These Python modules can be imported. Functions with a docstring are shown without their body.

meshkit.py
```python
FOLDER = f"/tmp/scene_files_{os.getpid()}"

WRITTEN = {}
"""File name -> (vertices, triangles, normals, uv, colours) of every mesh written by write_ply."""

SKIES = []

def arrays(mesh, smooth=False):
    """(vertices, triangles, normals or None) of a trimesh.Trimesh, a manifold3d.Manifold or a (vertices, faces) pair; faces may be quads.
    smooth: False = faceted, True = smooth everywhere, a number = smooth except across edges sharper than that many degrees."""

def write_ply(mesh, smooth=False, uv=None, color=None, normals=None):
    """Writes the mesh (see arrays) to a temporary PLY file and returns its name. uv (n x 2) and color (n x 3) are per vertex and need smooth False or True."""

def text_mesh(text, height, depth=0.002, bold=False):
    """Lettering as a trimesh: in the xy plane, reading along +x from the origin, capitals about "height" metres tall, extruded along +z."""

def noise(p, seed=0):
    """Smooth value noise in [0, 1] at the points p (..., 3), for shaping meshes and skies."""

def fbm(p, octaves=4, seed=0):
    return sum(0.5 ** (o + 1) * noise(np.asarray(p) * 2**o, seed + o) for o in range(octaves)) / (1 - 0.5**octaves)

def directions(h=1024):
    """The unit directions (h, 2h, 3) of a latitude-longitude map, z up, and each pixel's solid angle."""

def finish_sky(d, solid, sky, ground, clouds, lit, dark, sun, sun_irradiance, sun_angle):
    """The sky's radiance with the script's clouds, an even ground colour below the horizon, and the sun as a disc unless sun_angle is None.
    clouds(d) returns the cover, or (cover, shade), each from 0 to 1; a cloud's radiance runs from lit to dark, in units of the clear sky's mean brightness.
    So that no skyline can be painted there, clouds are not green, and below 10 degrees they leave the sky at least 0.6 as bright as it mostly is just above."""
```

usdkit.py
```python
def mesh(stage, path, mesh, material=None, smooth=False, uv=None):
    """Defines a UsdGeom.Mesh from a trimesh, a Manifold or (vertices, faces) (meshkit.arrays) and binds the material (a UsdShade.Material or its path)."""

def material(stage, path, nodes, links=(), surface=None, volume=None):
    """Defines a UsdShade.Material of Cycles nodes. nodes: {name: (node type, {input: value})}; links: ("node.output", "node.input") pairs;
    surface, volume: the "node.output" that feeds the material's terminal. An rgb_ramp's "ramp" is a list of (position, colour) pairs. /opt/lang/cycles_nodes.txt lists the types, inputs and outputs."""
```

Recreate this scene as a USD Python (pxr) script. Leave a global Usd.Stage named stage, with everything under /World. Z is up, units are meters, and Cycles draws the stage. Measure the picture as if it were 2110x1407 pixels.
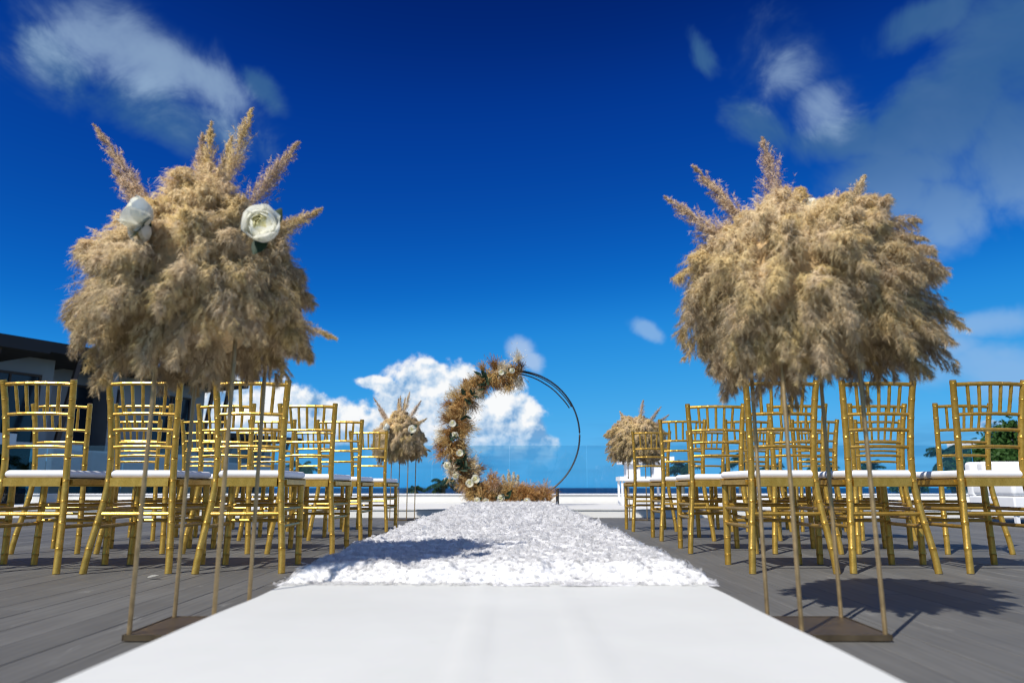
import math
import numpy as np
import trimesh
import usdkit
import meshkit
from pxr import Usd, UsdGeom, UsdLux, UsdShade, Gf, Sdf

stage = Usd.Stage.CreateInMemory()
UsdGeom.SetStageUpAxis(stage, UsdGeom.Tokens.z)
UsdGeom.SetStageMetersPerUnit(stage, 1.0)
UsdGeom.Xform.Define(stage, '/World')
UsdGeom.Scope.Define(stage, '/World/Looks')
PI = math.pi

# ------------------------------------------------------------------ camera
EYE = 0.396
PITCH = 11.477
cam = UsdGeom.Camera.Define(stage, '/World/camera')
cam.AddTranslateOp().Set(Gf.Vec3d(0, 0, EYE))
cam.AddRotateXOp().Set(90 + PITCH)
cam.CreateHorizontalApertureAttr(36.0)
cam.CreateFocalLengthAttr(36.0 * 1480 / 2110)
cam.CreateFStopAttr(2.5)
cam.CreateFocusDistanceAttr(4.3)
cam.CreateClippingRangeAttr(Gf.Vec2f(0.05, 60000))
cam.CreateExposureAttr(0.25)

# ------------------------------------------------------------------ sun
SUN = np.array([-0.60, -0.80, 1.0])
SUN /= np.linalg.norm(SUN)
SUN_EL = math.asin(SUN[2])
SUN_ROT = math.atan2(SUN[0], SUN[1])
sun = UsdLux.DistantLight.Define(stage, '/World/sun')
zx = SUN
xx = np.cross([0, 0, 1.0], zx); xx /= np.linalg.norm(xx)
yx = np.cross(zx, xx)
sun.AddTransformOp().Set(Gf.Matrix4d(*xx, 0, *yx, 0, *zx, 0, 0, 0, 0, 1))
sun.CreateIntensityAttr(1.16)
sun.CreateAngleAttr(0.53)
sun.CreateNormalizeAttr(True)
sun.CreateColorAttr(Gf.Vec3f(1.0, 0.955, 0.88))


# ------------------------------------------------------------------ material graphs
class Graph:
    """Collects Cycles nodes and links for one material."""
    def __init__(self):
        self.n, self.l, self.k = {}, [], 0

    def add(self, kind, out, values=None, **links):
        self.k += 1
        name = f'n{self.k}'
        self.n[name] = (kind, dict(values or {}))
        for inp, src in links.items():
            if isinstance(src, str) and '.' in src:
                self.l.append((src, f'{name}.{inp}'))
            else:
                self.n[name][1][inp] = src
        return f'{name}.{out}'

    def math(self, op, a, b=0.0, clamp=False):
        return self.add('math', 'value', {'math_type': op, 'use_clamp': clamp}, value1=a, value2=b)

    def mix(self, fac, a, b, kind='mix'):
        return self.add('mix', 'color', {'mix_type': kind}, fac=fac, color1=a, color2=b)

    def noise(self, vec, scale, detail=3.0, rough=0.5, dist=0.0, out='fac'):
        return self.add('noise_texture', out, {'scale': scale, 'detail': detail, 'roughness': rough, 'distortion': dist}, vector=vec)

    def ramp(self, fac, stops):
        return self.add('rgb_ramp', 'color', {'ramp': stops}, fac=fac)

    def range(self, v, a, b, c=0.0, d=1.0, kind='smoothstep'):
        return self.add('map_range', 'result', {'range_type': kind, 'from_min': a, 'from_max': b, 'to_min': c, 'to_max': d, 'clamp': True}, value=v)

    def material(self, name, surface):
        return usdkit.material(stage, '/World/Looks/' + name, self.n, self.l, surface=surface)


# ------------------------------------------------------------------ sky
def make_sky():
    g = Graph()
    d = g.add('geometry', 'position')
    # the background's position is the view direction
    d = g.add('vector_math', 'vector', {'math_type': 'normalize'}, vector1=d)
    sx = g.add('separate_xyz', 'x', vector=d)
    node = sx.split('.')[0]
    X, Y, Z = f'{node}.x', f'{node}.y', f'{node}.z'
    az = g.math('arctan2', X, Y)
    el = g.math('arcsine', Z)
    p0 = g.add('combine_xyz', 'vector', x=az, y=el, z=0.0)
    warp = g.add('vector_math', 'vector', {'math_type': 'subtract', 'vector2': (0.5, 0.5, 0.5)}, vector1=g.noise(d, 9.0, 5.0, 0.55, out='color'))
    p = g.add('vector_math', 'vector', {'math_type': 'add'}, vector1=p0, vector2=g.add('vector_math', 'vector', {'math_type': 'scale', 'scale': 0.055}, vector1=warp))
    warp2 = g.add('vector_math', 'vector', {'math_type': 'subtract', 'vector2': (0.5, 0.5, 0.5)}, vector1=g.noise(d, 4.0, 3.0, 0.5, out='color'))
    p = g.add('vector_math', 'vector', {'math_type': 'add'}, vector1=p, vector2=g.add('vector_math', 'vector', {'math_type': 'scale', 'scale': 0.07}, vector1=warp2))
    pc = g.add('vector_math', 'vector', {'math_type': 'add'}, vector1=p0, vector2=g.add('vector_math', 'vector', {'math_type': 'scale', 'scale': 0.03}, vector1=warp))
    sky = g.add('sky_texture', 'color', {'sky_type': 'single_scattering', 'sun_disc': False, 'sun_elevation': SUN_EL, 'sun_rotation': SUN_ROT,
                                         'air_density': 1.0, 'aerosol_density': 0.3, 'ozone_density': 3.0, 'altitude': 20.0})
    # the clear, strongly polarised blue of the place
    # graded like strongly polarised film: one tone curve for the whole sky, driven by the physical sky's brightness
    grn = g.add('separate_color', 'g', color=sky)
    from scipy.interpolate import PchipInterpolator
    kx, kc = np.array([q[0] for q in SKY_CURVE]), np.array([q[1] for q in SKY_CURVE])
    at = np.linspace(0, 1, 120)
    sky = g.ramp(g.math('multiply', grn, SKY_PRE, True), [(float(q), tuple(map(float, c))) for q, c in zip(at, PchipInterpolator(kx, kc)(at))])
    sky = g.mix(1.0, sky, (8.6, 8.6, 8.6), 'multiply')

    pw = p

    def blob(px, py, rx, ry, rot=0.0, p=None):
        f_, c_, s_ = 1480.0, math.cos(math.radians(PITCH)), math.sin(math.radians(PITCH))
        u, v = px - 1055.0, py - 703.5
        r = np.array([u, f_ * c_ + v * s_, f_ * s_ - v * c_]); L = np.linalg.norm(r); r /= L
        a, e = math.atan2(r[0], r[1]), math.asin(r[2])
        m = g.add('mapping', 'vector', {'mapping_type': 'texture', 'location': (a, e, 0), 'rotation': (0, 0, -math.radians(rot)), 'scale': (rx / L / math.cos(e), ry / L, 1.0)}, vector=p or pw)
        q = g.add('vector_math', 'value', {'math_type': 'dot_product'}, vector1=m, vector2=m)
        return g.math('subtract', g.math('multiply', g.math('exponent', g.math('multiply', q, -1.1)), 1.65), 0.65)

    def union(bs):
        out = bs[0]
        for b in bs[1:]:
            out = g.math('maximum', out, b)
        return out

    # ---- cumulus behind the arch, with crisp heaped tops
    def cb(*b):
        b = b + (0.0,) * (5 - len(b))
        return blob(b[0], b[1], b[2] * 1.22, b[3] * 1.22, b[4], p=pc)

    cum = union([cb(*b) for b in [
        (860, 870, 130, 85), (895, 815, 80, 66), (815, 850, 80, 56), (955, 800, 48, 56), (1000, 890, 120, 75), (1040, 855, 66, 66), (890, 785, 42, 42),
        (680, 870, 95, 52), (560, 850, 90, 62), (640, 850, 50, 50), (470, 850, 110, 75), (1112, 920, 40, 38), (790, 800, 60, 16, 8),
        (2052, 872, 26, 12), (930, 915, 190, 50), (1080, 900, 60, 50)]])
    n1 = g.noise(d, 13.0, 9.0, 0.60, 0.2)
    off = g.add('vector_math', 'vector', {'math_type': 'add', 'vector2': (-0.016, 0.0, 0.018)}, vector1=d)
    n1o = g.noise(off, 13.0, 6.0, 0.58, 0.2)
    n2 = g.noise(d, 48.0, 6.0, 0.6)
    n2o = g.noise(g.add('vector_math', 'vector', {'math_type': 'add', 'vector2': (-0.004, 0.0, 0.005)}, vector1=d), 48.0, 4.0, 0.6)
    e = g.math('add', cum, g.math('multiply', g.math('subtract', n1, 0.50), 2.3))
    e = g.math('add', e, g.math('multiply', g.math('subtract', n2, 0.50), 0.75))
    low = g.range(el, 0.026, 0.085)
    cover = g.math('multiply', g.range(e, 0.02, 0.42), g.math('add', 0.06, g.math('multiply', low, 0.94)))
    relief = g.math('add', g.math('multiply', g.math('subtract', n1, n1o), 3.4), g.math('multiply', g.math('subtract', n2, n2o), 1.6))
    lit = g.math('add', 0.56, relief)
    lit = g.math('add', lit, g.math('multiply', g.range(e, 0.1, 1.5, 0.16, -0.12, 'linear'), 1.0))
    lit = g.math('add', lit, g.range(el, 0.04, 0.17, -0.30, 0.16, 'linear'), clamp=True)
    ccol = g.ramp(lit, [(0.0, CLOUD_DARK), (0.40, CLOUD_MID), (0.85, CLOUD_LIT), (1.0, CLOUD_LIT)])
    sky = g.mix(cover, sky, ccol)

    # ---- soft high wisps
    wv = g.add('vector_math', 'vector', {'math_type': 'add'}, vector1=d, vector2=g.add('vector_math', 'vector', {'math_type': 'scale', 'scale': 0.10}, vector1=warp2))
    n3 = g.noise(wv, 7.0, 10.0, 0.60, 0.5)
    n4 = g.noise(d, 2.2, 5.0, 0.55, 0.3)
    nb = g.noise(wv, 3.2, 5.0, 0.5, 0.2)
    main = union([blob(*b) for b in [
        (300, 145, 270, 120, 12), (400, 180, 160, 85, 8), (200, 115, 170, 95, -6),
        (1650, 120, 140, 130, 25), (1710, 210, 90, 110, 0)]])
    faint = union([blob(*b) for b in [
        (2000, 190, 240, 90, -48), (1890, 260, 150, 80, -30), (2085, 80, 120, 180, 0), (1840, 350, 190, 85, 0), (1950, 430, 150, 90, 20), (120, 130, 90, 60, 35), (320, 240, 240, 70, 6), (550, 180, 60, 40, 30), (1455, 95, 75, 40, 50), (1900, 50, 140, 60, -10),
        (1740, 290, 200, 70, 12), (1600, 270, 120, 60, 30), (1860, 400, 130, 90, 30), (2090, 330, 150, 230, -10), (1940, 480, 60, 60, 0),
        (2030, 665, 150, 42, -4), (2050, 745, 170, 60, 0), (1960, 720, 110, 50, 0), (1325, 690, 44, 18, 30)]])
    main = g.math('subtract', g.math('multiply', main, 1.7), 0.20)
    faint = g.math('subtract', g.math('multiply', faint, 1.45), 0.20)
    fl = g.math('multiply', g.math('subtract', n3, 0.5), 4.2)
    fb = g.math('multiply', g.math('subtract', nb, 0.5), 2.6)
    wm = g.math('multiply', g.range(g.math('add', g.math('add', main, g.math('multiply', fl, 0.95)), g.math('multiply', fb, 0.5)), -0.50, 1.75), 0.76)
    wf = g.math('multiply', g.range(g.math('add', g.math('add', faint, g.math('multiply', fl, 0.95)), g.math('multiply', fb, 0.6)), -0.45, 1.15), 0.70)
    wm = g.math('multiply', wm, g.range(main, -1.15, -0.55))
    wf = g.math('multiply', wf, g.range(faint, -1.0, -0.45))
    wc = g.math('subtract', 1.0, g.math('multiply', g.math('subtract', 1.0, wm), g.math('subtract', 1.0, wf)))
    # beyond the picture the same broken cloud goes on over the whole sky
    out = g.math('subtract', 1.0, g.math('multiply', g.range(g.math('absolute', az), 0.72, 1.0, 1.0, 0.0), g.range(el, 0.68, 0.95, 1.0, 0.0)))
    wide = g.math('multiply', g.range(n4, 0.42, 0.66, 0.0, 0.62), out)
    wc = g.math('maximum', wc, wide)
    wdark = g.mix(g.range(el, 0.20, 0.46), (2.4, 4.1, 6.6), WISP_DARK)
    wcol = g.mix(g.range(g.math('add', wm, g.math('multiply', n3, 0.35)), 0.10, 0.80), wdark, WISP_LIT)
    wcol = g.mix(out, wcol, g.ramp(n3, [(0.3, WISP_LIT), (0.65, (6.2, 6.5, 7.0))]))
    sky = g.mix(wc, sky, wcol)

    # ---- the small soft cloud just above the arch
    so = g.math('add', union([blob(1068, 735, 40, 38, 40), blob(1090, 765, 38, 26, 40)]), g.math('multiply', g.math('subtract', n1, 0.5), 1.6))
    sky = g.mix(g.math('multiply', g.range(so, -0.1, 0.9), 0.70), sky, (4.0, 5.2, 7.0))

    # ---- low marine layer: flat grey-blue banks near the horizon
    flat = g.add('vector_math', 'vector', {'math_type': 'multiply', 'vector2': (3.0, 3.0, 26.0)}, vector1=d)
    n5 = g.noise(flat, 2.4, 6.0, 0.58, 0.2)
    bank = g.math('multiply', g.range(n5, 0.42, 0.66), g.math('multiply', g.range(el, 0.008, 0.03), g.range(el, 0.05, 0.10, 1.0, 0.0)))
    sky = g.mix(g.math('multiply', bank, 0.55), sky, BANK)
    m = g.add('background_shader', 'background', {'strength': 0.1}, color=sky)
    return g.material('sky', m)


SKY_PRE = 0.1
SKY_CURVE = [(0.0, (0.0, 0.006, 0.07)), (0.13, (0.0005, 0.014, 0.135)), (0.175, (0.001, 0.040, 0.285)), (0.23, (0.002, 0.075, 0.40)), (0.30, (0.004, 0.135, 0.54)), (0.40, (0.018, 0.25, 0.70)), (0.60, (0.06, 0.38, 0.80)), (0.85, (0.16, 0.50, 0.86)), (1.0, (0.32, 0.60, 0.88))]
CLOUD_LIT = (8.0, 8.1, 8.2)
CLOUD_MID = (4.6, 5.8, 7.2)
CLOUD_DARK = (1.5, 3.2, 5.6)
WISP_LIT = (2.5, 3.7, 5.2)
WISP_DARK = (0.36, 1.20, 2.55)
BANK = (0.5, 2.4, 5.0)
dome = UsdLux.DomeLight.Define(stage, '/World/sky')
UsdShade.MaterialBindingAPI.Apply(dome.GetPrim()).Bind(make_sky())


# ------------------------------------------------------------------ naming and tagging
used = {}


def path_for(name, parent=None):
    base = (str(parent.GetPath()) if parent is not None else '/World') + '/' + name
    k = used.get(base, 0)
    used[base] = k + 1
    return base if k == 0 else f'{base}_{k:03d}'


def tag(prim, label=None, cat=None, group=None, kind=None):
    p = prim.GetPrim() if hasattr(prim, 'GetPrim') else prim
    for k, v in (('label', label), ('category', cat), ('group', group), ('kind', kind)):
        if v:
            p.SetCustomDataByKey(k, v)
    return p


def thing(name, loc=(0, 0, 0), rz=0.0, **t):
    x = UsdGeom.Xform.Define(stage, path_for(name))
    x.AddTranslateOp().Set(Gf.Vec3d(*map(float, loc)))
    x.AddRotateZOp().Set(float(rz))
    return tag(x, **t)


def obj(name, mesh, material, parent=None, smooth=False, **t):
    m = usdkit.mesh(stage, path_for(name, parent), mesh, material, smooth=smooth)
    return tag(m, **t)


def soft_obj(name, v, f, nrm, material, parent=None, **t):
    """A mesh of thin strips whose normals follow the mass they make up. Faces turn to agree with the normals."""
    fn = np.cross(v[f[:, 1]] - v[f[:, 0]], v[f[:, 2]] - v[f[:, 0]])
    back = (fn * nrm[f].mean(1)).sum(1) < 0
    f = f.copy(); f[back] = f[back][:, ::-1]
    m = usdkit.mesh(stage, path_for(name, parent), (v, f), material)
    m.CreateNormalsAttr(np.asarray(nrm, np.float32).tolist() if False else usdkit.Vt.Vec3fArray.FromNumpy(nrm.astype(np.float32)))
    m.SetNormalsInterpolation('vertex')
    return tag(m, **t)


def copy_of(root, loc, rz, scale=None, **t):
    x = UsdGeom.Xform.Define(stage, path_for(root.GetName().rstrip('0123456789').rstrip('_')))
    x.AddTranslateOp().Set(Gf.Vec3d(*map(float, loc)))
    x.AddRotateZOp().Set(float(rz))
    x.GetPrim().GetReferences().AddInternalReference(root.GetPath())
    x.GetPrim().SetInstanceable(True)
    return tag(x, **t)


# ------------------------------------------------------------------ mesh helpers
def cat(parts):
    vs, fs, n = [], [], 0
    for m in parts:
        v, f = (m.vertices, m.faces) if hasattr(m, 'vertices') else m
        vs.append(np.asarray(v, float)); fs.append(np.asarray(f, int) + n); n += len(v)
    return trimesh.Trimesh(np.vstack(vs), np.vstack(fs), process=False)


def box(x0, x1, y0, y1, z0, z1):
    m = trimesh.creation.box((x1 - x0, y1 - y0, z1 - z0))
    m.apply_translation(((x0 + x1) / 2, (y0 + y1) / 2, (z0 + z1) / 2))
    return m


def prism(profile, y0, y1):
    """A profile in x, z swept along y."""
    n = len(profile)
    v = [(x, y0, z) for x, z in profile] + [(x, y1, z) for x, z in profile]
    f = []
    for i in range(n):
        j = (i + 1) % n
        f += [(i, j, n + j), (i, n + j, n + i)]
    for i in range(1, n - 1):
        f += [(0, i + 1, i), (n, n + i, n + i + 1)]
    m = trimesh.Trimesh(np.array(v, float), np.array(f), process=False)
    if m.volume < 0:
        m.invert()
    return m


def bar(a, b, w, d):
    """A square bar from a to b."""
    a, b = np.asarray(a, float), np.asarray(b, float)
    L = np.linalg.norm(b - a)
    m = trimesh.creation.box((w, d, L))
    z = (b - a) / L
    x = np.cross([0, 1, 0], z) if abs(z[1]) < 0.9 else np.cross([1.0, 0, 0], z)
    x /= np.linalg.norm(x)
    T = np.eye(4); T[:3, 0], T[:3, 1], T[:3, 2], T[:3, 3] = x, np.cross(z, x), z, (a + b) / 2
    m.apply_transform(T)
    return m


def tube(path, radii, sides=8, cap=True):
    p = np.asarray(path, float)
    t = np.gradient(p, axis=0); t /= np.linalg.norm(t, axis=1, keepdims=True)
    ref = np.array([0, 0, 1.0]) if abs(t[:, 2]).mean() < 0.8 else np.array([1.0, 0, 0])
    a = np.cross(t, ref); a /= np.linalg.norm(a, axis=1, keepdims=True)
    b = np.cross(t, a)
    ang = np.arange(sides) * 2 * PI / sides
    r = np.broadcast_to(radii, (len(p),))
    v = p[:, None] + r[:, None, None] * (np.cos(ang)[None, :, None] * a[:, None] + np.sin(ang)[None, :, None] * b[:, None])
    i, j = np.meshgrid(np.arange(len(p) - 1), np.arange(sides), indexing='ij')
    k = (j + 1) % sides
    q = np.stack([i * sides + j, i * sides + k, (i + 1) * sides + k, (i + 1) * sides + j], -1).reshape(-1, 4)
    f = np.vstack([q[:, [0, 2, 1]], q[:, [0, 3, 2]]])
    v = v.reshape(-1, 3)
    if cap:
        c0, c1 = len(v), len(v) + 1
        v = np.vstack([v, p[0], p[-1]])
        jj = np.arange(sides); kk = (jj + 1) % sides; e = (len(p) - 1) * sides
        f = np.vstack([f, np.stack([np.full(sides, c0), jj, kk], 1), np.stack([np.full(sides, c1), e + kk, e + jj], 1)])
    m = trimesh.Trimesh(v, f, process=False)
    if m.volume < 0:
        m.invert()
    return m


def bamboo(pts, r, nodes, sides=8, taper=1.0, steps=None):
    """A turned rod with bamboo-like rings, along a smooth path through pts. nodes: fractions of the length where the rings sit."""
    pts = np.asarray(pts, float)
    s = np.r_[0, np.cumsum(np.linalg.norm(np.diff(pts, axis=0), axis=1))]
    L = s[-1]
    at = set(np.linspace(0, 1, steps or (2 if len(pts) == 2 else 14)))
    bump = {}
    for n in nodes:
        for o, h in ((-0.011, 1.0), (-0.006, 1.06), (-0.0025, 1.10), (0.0, 1.0), (0.0025, 1.10), (0.006, 1.06), (0.011, 1.0)):
            q = n + o / L
            if 0 < q < 1:
                at.add(q); bump[q] = h
    at = np.array(sorted(at))
    if len(pts) > 2:
        from scipy.interpolate import CubicSpline
        P = CubicSpline(s / L, pts)(at)
    else:
        P = pts[0] + at[:, None] * (pts[1] - pts[0])
    rad = np.array([r * bump.get(q, 1.0) for q in at]) * (1 + (taper - 1) * at)
    return tube(P, rad, sides)


def rounded(sx, sy, sz, r, n=3):
    """A box with rounded edges, centred, as a hull of corner spheres."""
    import manifold3d as m3
    sp = m3.Manifold.sphere(r, 4 * n)
    x, y, z = sx / 2 - r, sy / 2 - r, sz / 2 - r
    h = m3.Manifold.batch_hull([sp.translate((i * x, j * y, k * z)) for i in (-1, 1) for j in (-1, 1) for k in (-1, 1)])
    g = h.to_mesh()
    return trimesh.Trimesh(g.vert_properties[:, :3], g.tri_verts, process=False)


def ribbons(base, d, length, width, rng, gravity=0.25, segs=2):
    """Thin tapering strips: base (n,3), direction (n,3), length (n,), width (n,)."""
    n = len(base)
    side = np.cross(d, rng.normal(size=(n, 3)))
    side /= np.linalg.norm(side, axis=1, keepdims=True) + 1e-9
    length = np.broadcast_to(length, (n,))[:, None]
    width = np.broadcast_to(width, (n,))[:, None]
    rows = []
    for k in range(segs + 1):
        t = k / segs
        c = base + d * length * t + np.array([0, 0, -1.0]) * gravity * length * t * t
        if k < segs:
            w = width * (1 - 0.55 * t) * 0.5
            rows += [c - side * w, c + side * w]
        else:
            rows.append(c)
    v = np.stack(rows, 1)
    per = v.shape[1]
    f = []
    for k in range(segs - 1):
        a = 2 * k
        f += [(a, a + 1, a + 3), (a, a + 3, a + 2)]
    f.append((per - 3, per - 2, per - 1))
    f = np.array(f)[None] + (np.arange(n) * per)[:, None, None]
    return v.reshape(-1, 3), f.reshape(-1, 3)


# ------------------------------------------------------------------ materials
def simple(name, color, rough=0.6, metallic=0.0, var=0.12, scale=30.0, bump=0.0, bscale=80.0, stretch=(1, 1, 1), per_object=0.0, **extra):
    g = Graph()
    co = g.add('texture_coordinate', 'object')
    if stretch != (1, 1, 1):
        co = g.add('mapping', 'vector', {'scale': stretch}, vector=co)
    n = g.noise(co, scale, 4.0, 0.6)
    k = g.range(n, 0.25, 0.75, 1 - var, 1 + var, 'linear')
    if per_object:
        k = g.math('multiply', k, g.range(g.add('object_info', 'random'), 0, 1, 1 - per_object, 1 + per_object, 'linear'))
    c = g.add('vector_math', 'vector', {'math_type': 'scale', 'vector1': color}, scale=k)
    rr = g.range(n, 0.2, 0.8, max(rough - 0.08, 0.03), min(rough + 0.1, 1), 'linear')
    kw = dict(base_color=c, roughness=rr)
    if bump:
        b = g.noise(co, bscale, 4.0, 0.6)
        kw['normal'] = g.add('bump', 'normal', {'strength': bump, 'distance': 0.004}, height=b)
    s = g.add('principled_bsdf', 'BSDF', {'metallic': metallic, **extra}, **kw)
    return g.material(name, s)


def fibre(name, a, b, c, trans=0.35, thin=0.0, vary=0.2):
    """Dry grass: three tones mixed per piece and along it, partly letting light through."""
    g = Graph()
    r = g.add('object_info', 'random')
    pos = g.add('geometry', 'position')
    n = g.noise(pos, 16.0, 4.0, 0.6)
    isl = g.add('geometry', 'random_per_island')
    col = g.mix(g.range(r, 0.1, 0.9, 0, 1, 'linear'), a, b)
    col = g.mix(g.range(n, 0.42, 0.66), col, c)
    col = g.add('vector_math', 'vector', {'math_type': 'scale'}, vector1=col, scale=g.range(isl, 0, 1, 1 - vary, min(1 + vary * 0.9, 1.15), 'linear'))
    df = g.add('principled_bsdf', 'BSDF', {'roughness': 0.75, 'specular_ior_level': 0.2}, base_color=col)
    tr = g.add('translucent_bsdf', 'BSDF', color=col)
    body = g.add('mix_closure', 'closure', {'fac': trans}, closure1=df, closure2=tr)
    if thin:    # hairs finer than their strips: part of the light goes past them
        body = g.add('mix_closure', 'closure', {'fac': thin}, closure1=body, closure2=g.add('transparent_bsdf', 'BSDF', {'color': (1, 1, 1)}))
    return g.material(name, body)


def petal_mat(name, a, b, trans=0.3):
    g = Graph()
    co = g.add('texture_coordinate', 'object')
    n = g.noise(co, 45.0, 3.0)
    isl = g.add('geometry', 'random_per_island')
    col = g.mix(g.range(g.math('add', g.math('multiply', n, 0.5), g.math('multiply', isl, 0.5)), 0.25, 0.75), a, b)
    df = g.add('principled_bsdf', 'BSDF', {'roughness': 0.6, 'specular_ior_level': 0.25}, base_color=col)
    tr = g.add('translucent_bsdf', 'BSDF', color=col)
    return g.material(name, g.add('mix_closure', 'closure', {'fac': trans}, closure1=df, closure2=tr))


def glass_pane(name, tint, gloss=(1, 1, 1)):
    g = Graph()
    t = g.add('transparent_bsdf', 'BSDF', {'color': tint})
    s = g.add('glossy_bsdf', 'BSDF', {'color': gloss, 'roughness': 0.02})
    return g.material(name, g.add('mix_closure', 'closure', fac=g.add('fresnel', 'fac', {'IOR': 1.45}), closure1=t, closure2=s))


def gold_mat():
    g = Graph()
    co = g.add('texture_coordinate', 'object')
    n = g.noise(co, 24.0, 5.0, 0.65)
    fine = g.noise(co, 160.0, 3.0, 0.6)
    r = g.add('object_info', 'random')
    col = g.mix(g.range(n, 0.35, 0.7), (0.43, 0.255, 0.038), (0.55, 0.345, 0.070))
    col = g.add('vector_math', 'vector', {'math_type': 'scale'}, vector1=col, scale=g.range(r, 0, 1, 0.9, 1.1, 'linear'))
    s = g.add('principled_bsdf', 'BSDF', {'metallic': 0.66, 'coat_weight': 0.1, 'coat_roughness': 0.25}, base_color=col,
              roughness=g.range(fine, 0.3, 0.75, 0.28, 0.45, 'linear'),
              normal=g.add('bump', 'normal', {'strength': 0.12, 'distance': 0.002}, height=fine))
    return g.material('gold_paint', s)


def deck_mat():
    g = Graph()
    pos = g.add('geometry', 'position')
    r = g.add('object_info', 'random')
    off = g.add('combine_xyz', 'vector', x=g.math('multiply', r, 37.0), y=g.math('multiply', r, 91.0), z=0.0)
    p2 = g.add('vector_math', 'vector', {'math_type': 'add'}, vector1=pos, vector2=off)
    grain = g.noise(g.add('mapping', 'vector', {'scale': (60.0, 1.6, 20.0)}, vector=p2), 1.0, 6.0, 0.65, 0.3)
    fine = g.noise(g.add('mapping', 'vector', {'scale': (240.0, 5.0, 60.0)}, vector=p2), 1.0, 3.0, 0.6)
    blot = g.noise(pos, 1.3, 5.0, 0.6)
    stain = g.noise(pos, 5.5, 5.0, 0.7)
    col = g.ramp(grain, [(0.25, (0.088, 0.087, 0.081)), (0.55, (0.120, 0.118, 0.110)), (0.8, (0.150, 0.148, 0.138))])
    k = g.math('multiply', g.range(r, 0, 1, 0.86, 1.12, 'linear'), g.range(blot, 0.3, 0.7, 0.86, 1.12, 'linear'))
    k = g.math('multiply', k, g.range(fine, 0.3, 0.7, 0.93, 1.06, 'linear'))
    col = g.add('vector_math', 'vector', {'math_type': 'scale'}, vector1=col, scale=k)
    # pale scuffs
    sc = g.noise(g.add('mapping', 'vector', {'scale': (9.0, 2.2, 1.0), 'rotation': (0, 0, 0.5)}, vector=pos), 1.0, 6.0, 0.72, 0.6)
    col = g.mix(g.math('multiply', g.range(sc, 0.60, 0.76), 0.55), col, (0.34, 0.34, 0.32))
    col = g.mix(g.math('multiply', g.range(stain, 0.62, 0.78), 0.30), col, (0.085, 0.08, 0.078))
    bmp = g.add('bump', 'normal', {'strength': 0.25, 'distance': 0.002}, height=g.math('add', grain, g.math('multiply', fine, 0.5)))
    s = g.add('principled_bsdf', 'BSDF', {'specular_ior_level': 0.3}, base_color=col, roughness=g.range(blot, 0.3, 0.7, 0.55, 0.72, 'linear'), normal=bmp)
    return g.material('deck_boards', s)


def sea_mat():
    g = Graph()
    pos = g.add('geometry', 'position')
    b1 = g.noise(g.add('mapping', 'vector', {'scale': (0.05, 0.12, 1.0)}, vector=pos), 1.0, 6.0, 0.6)
    col = g.mix(g.range(g.noise(pos, 0.004, 3.0), 0.35, 0.65), (0.003, 0.030, 0.095), (0.004, 0.042, 0.12))
    s = g.add('principled_bsdf', 'BSDF', {'roughness': 0.55, 'specular_ior_level': 0.12}, base_color=col, normal=g.add('bump', 'normal', {'strength': 0.6, 'distance': 1.0}, height=b1))
    return g.material('sea_water', s)


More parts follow.
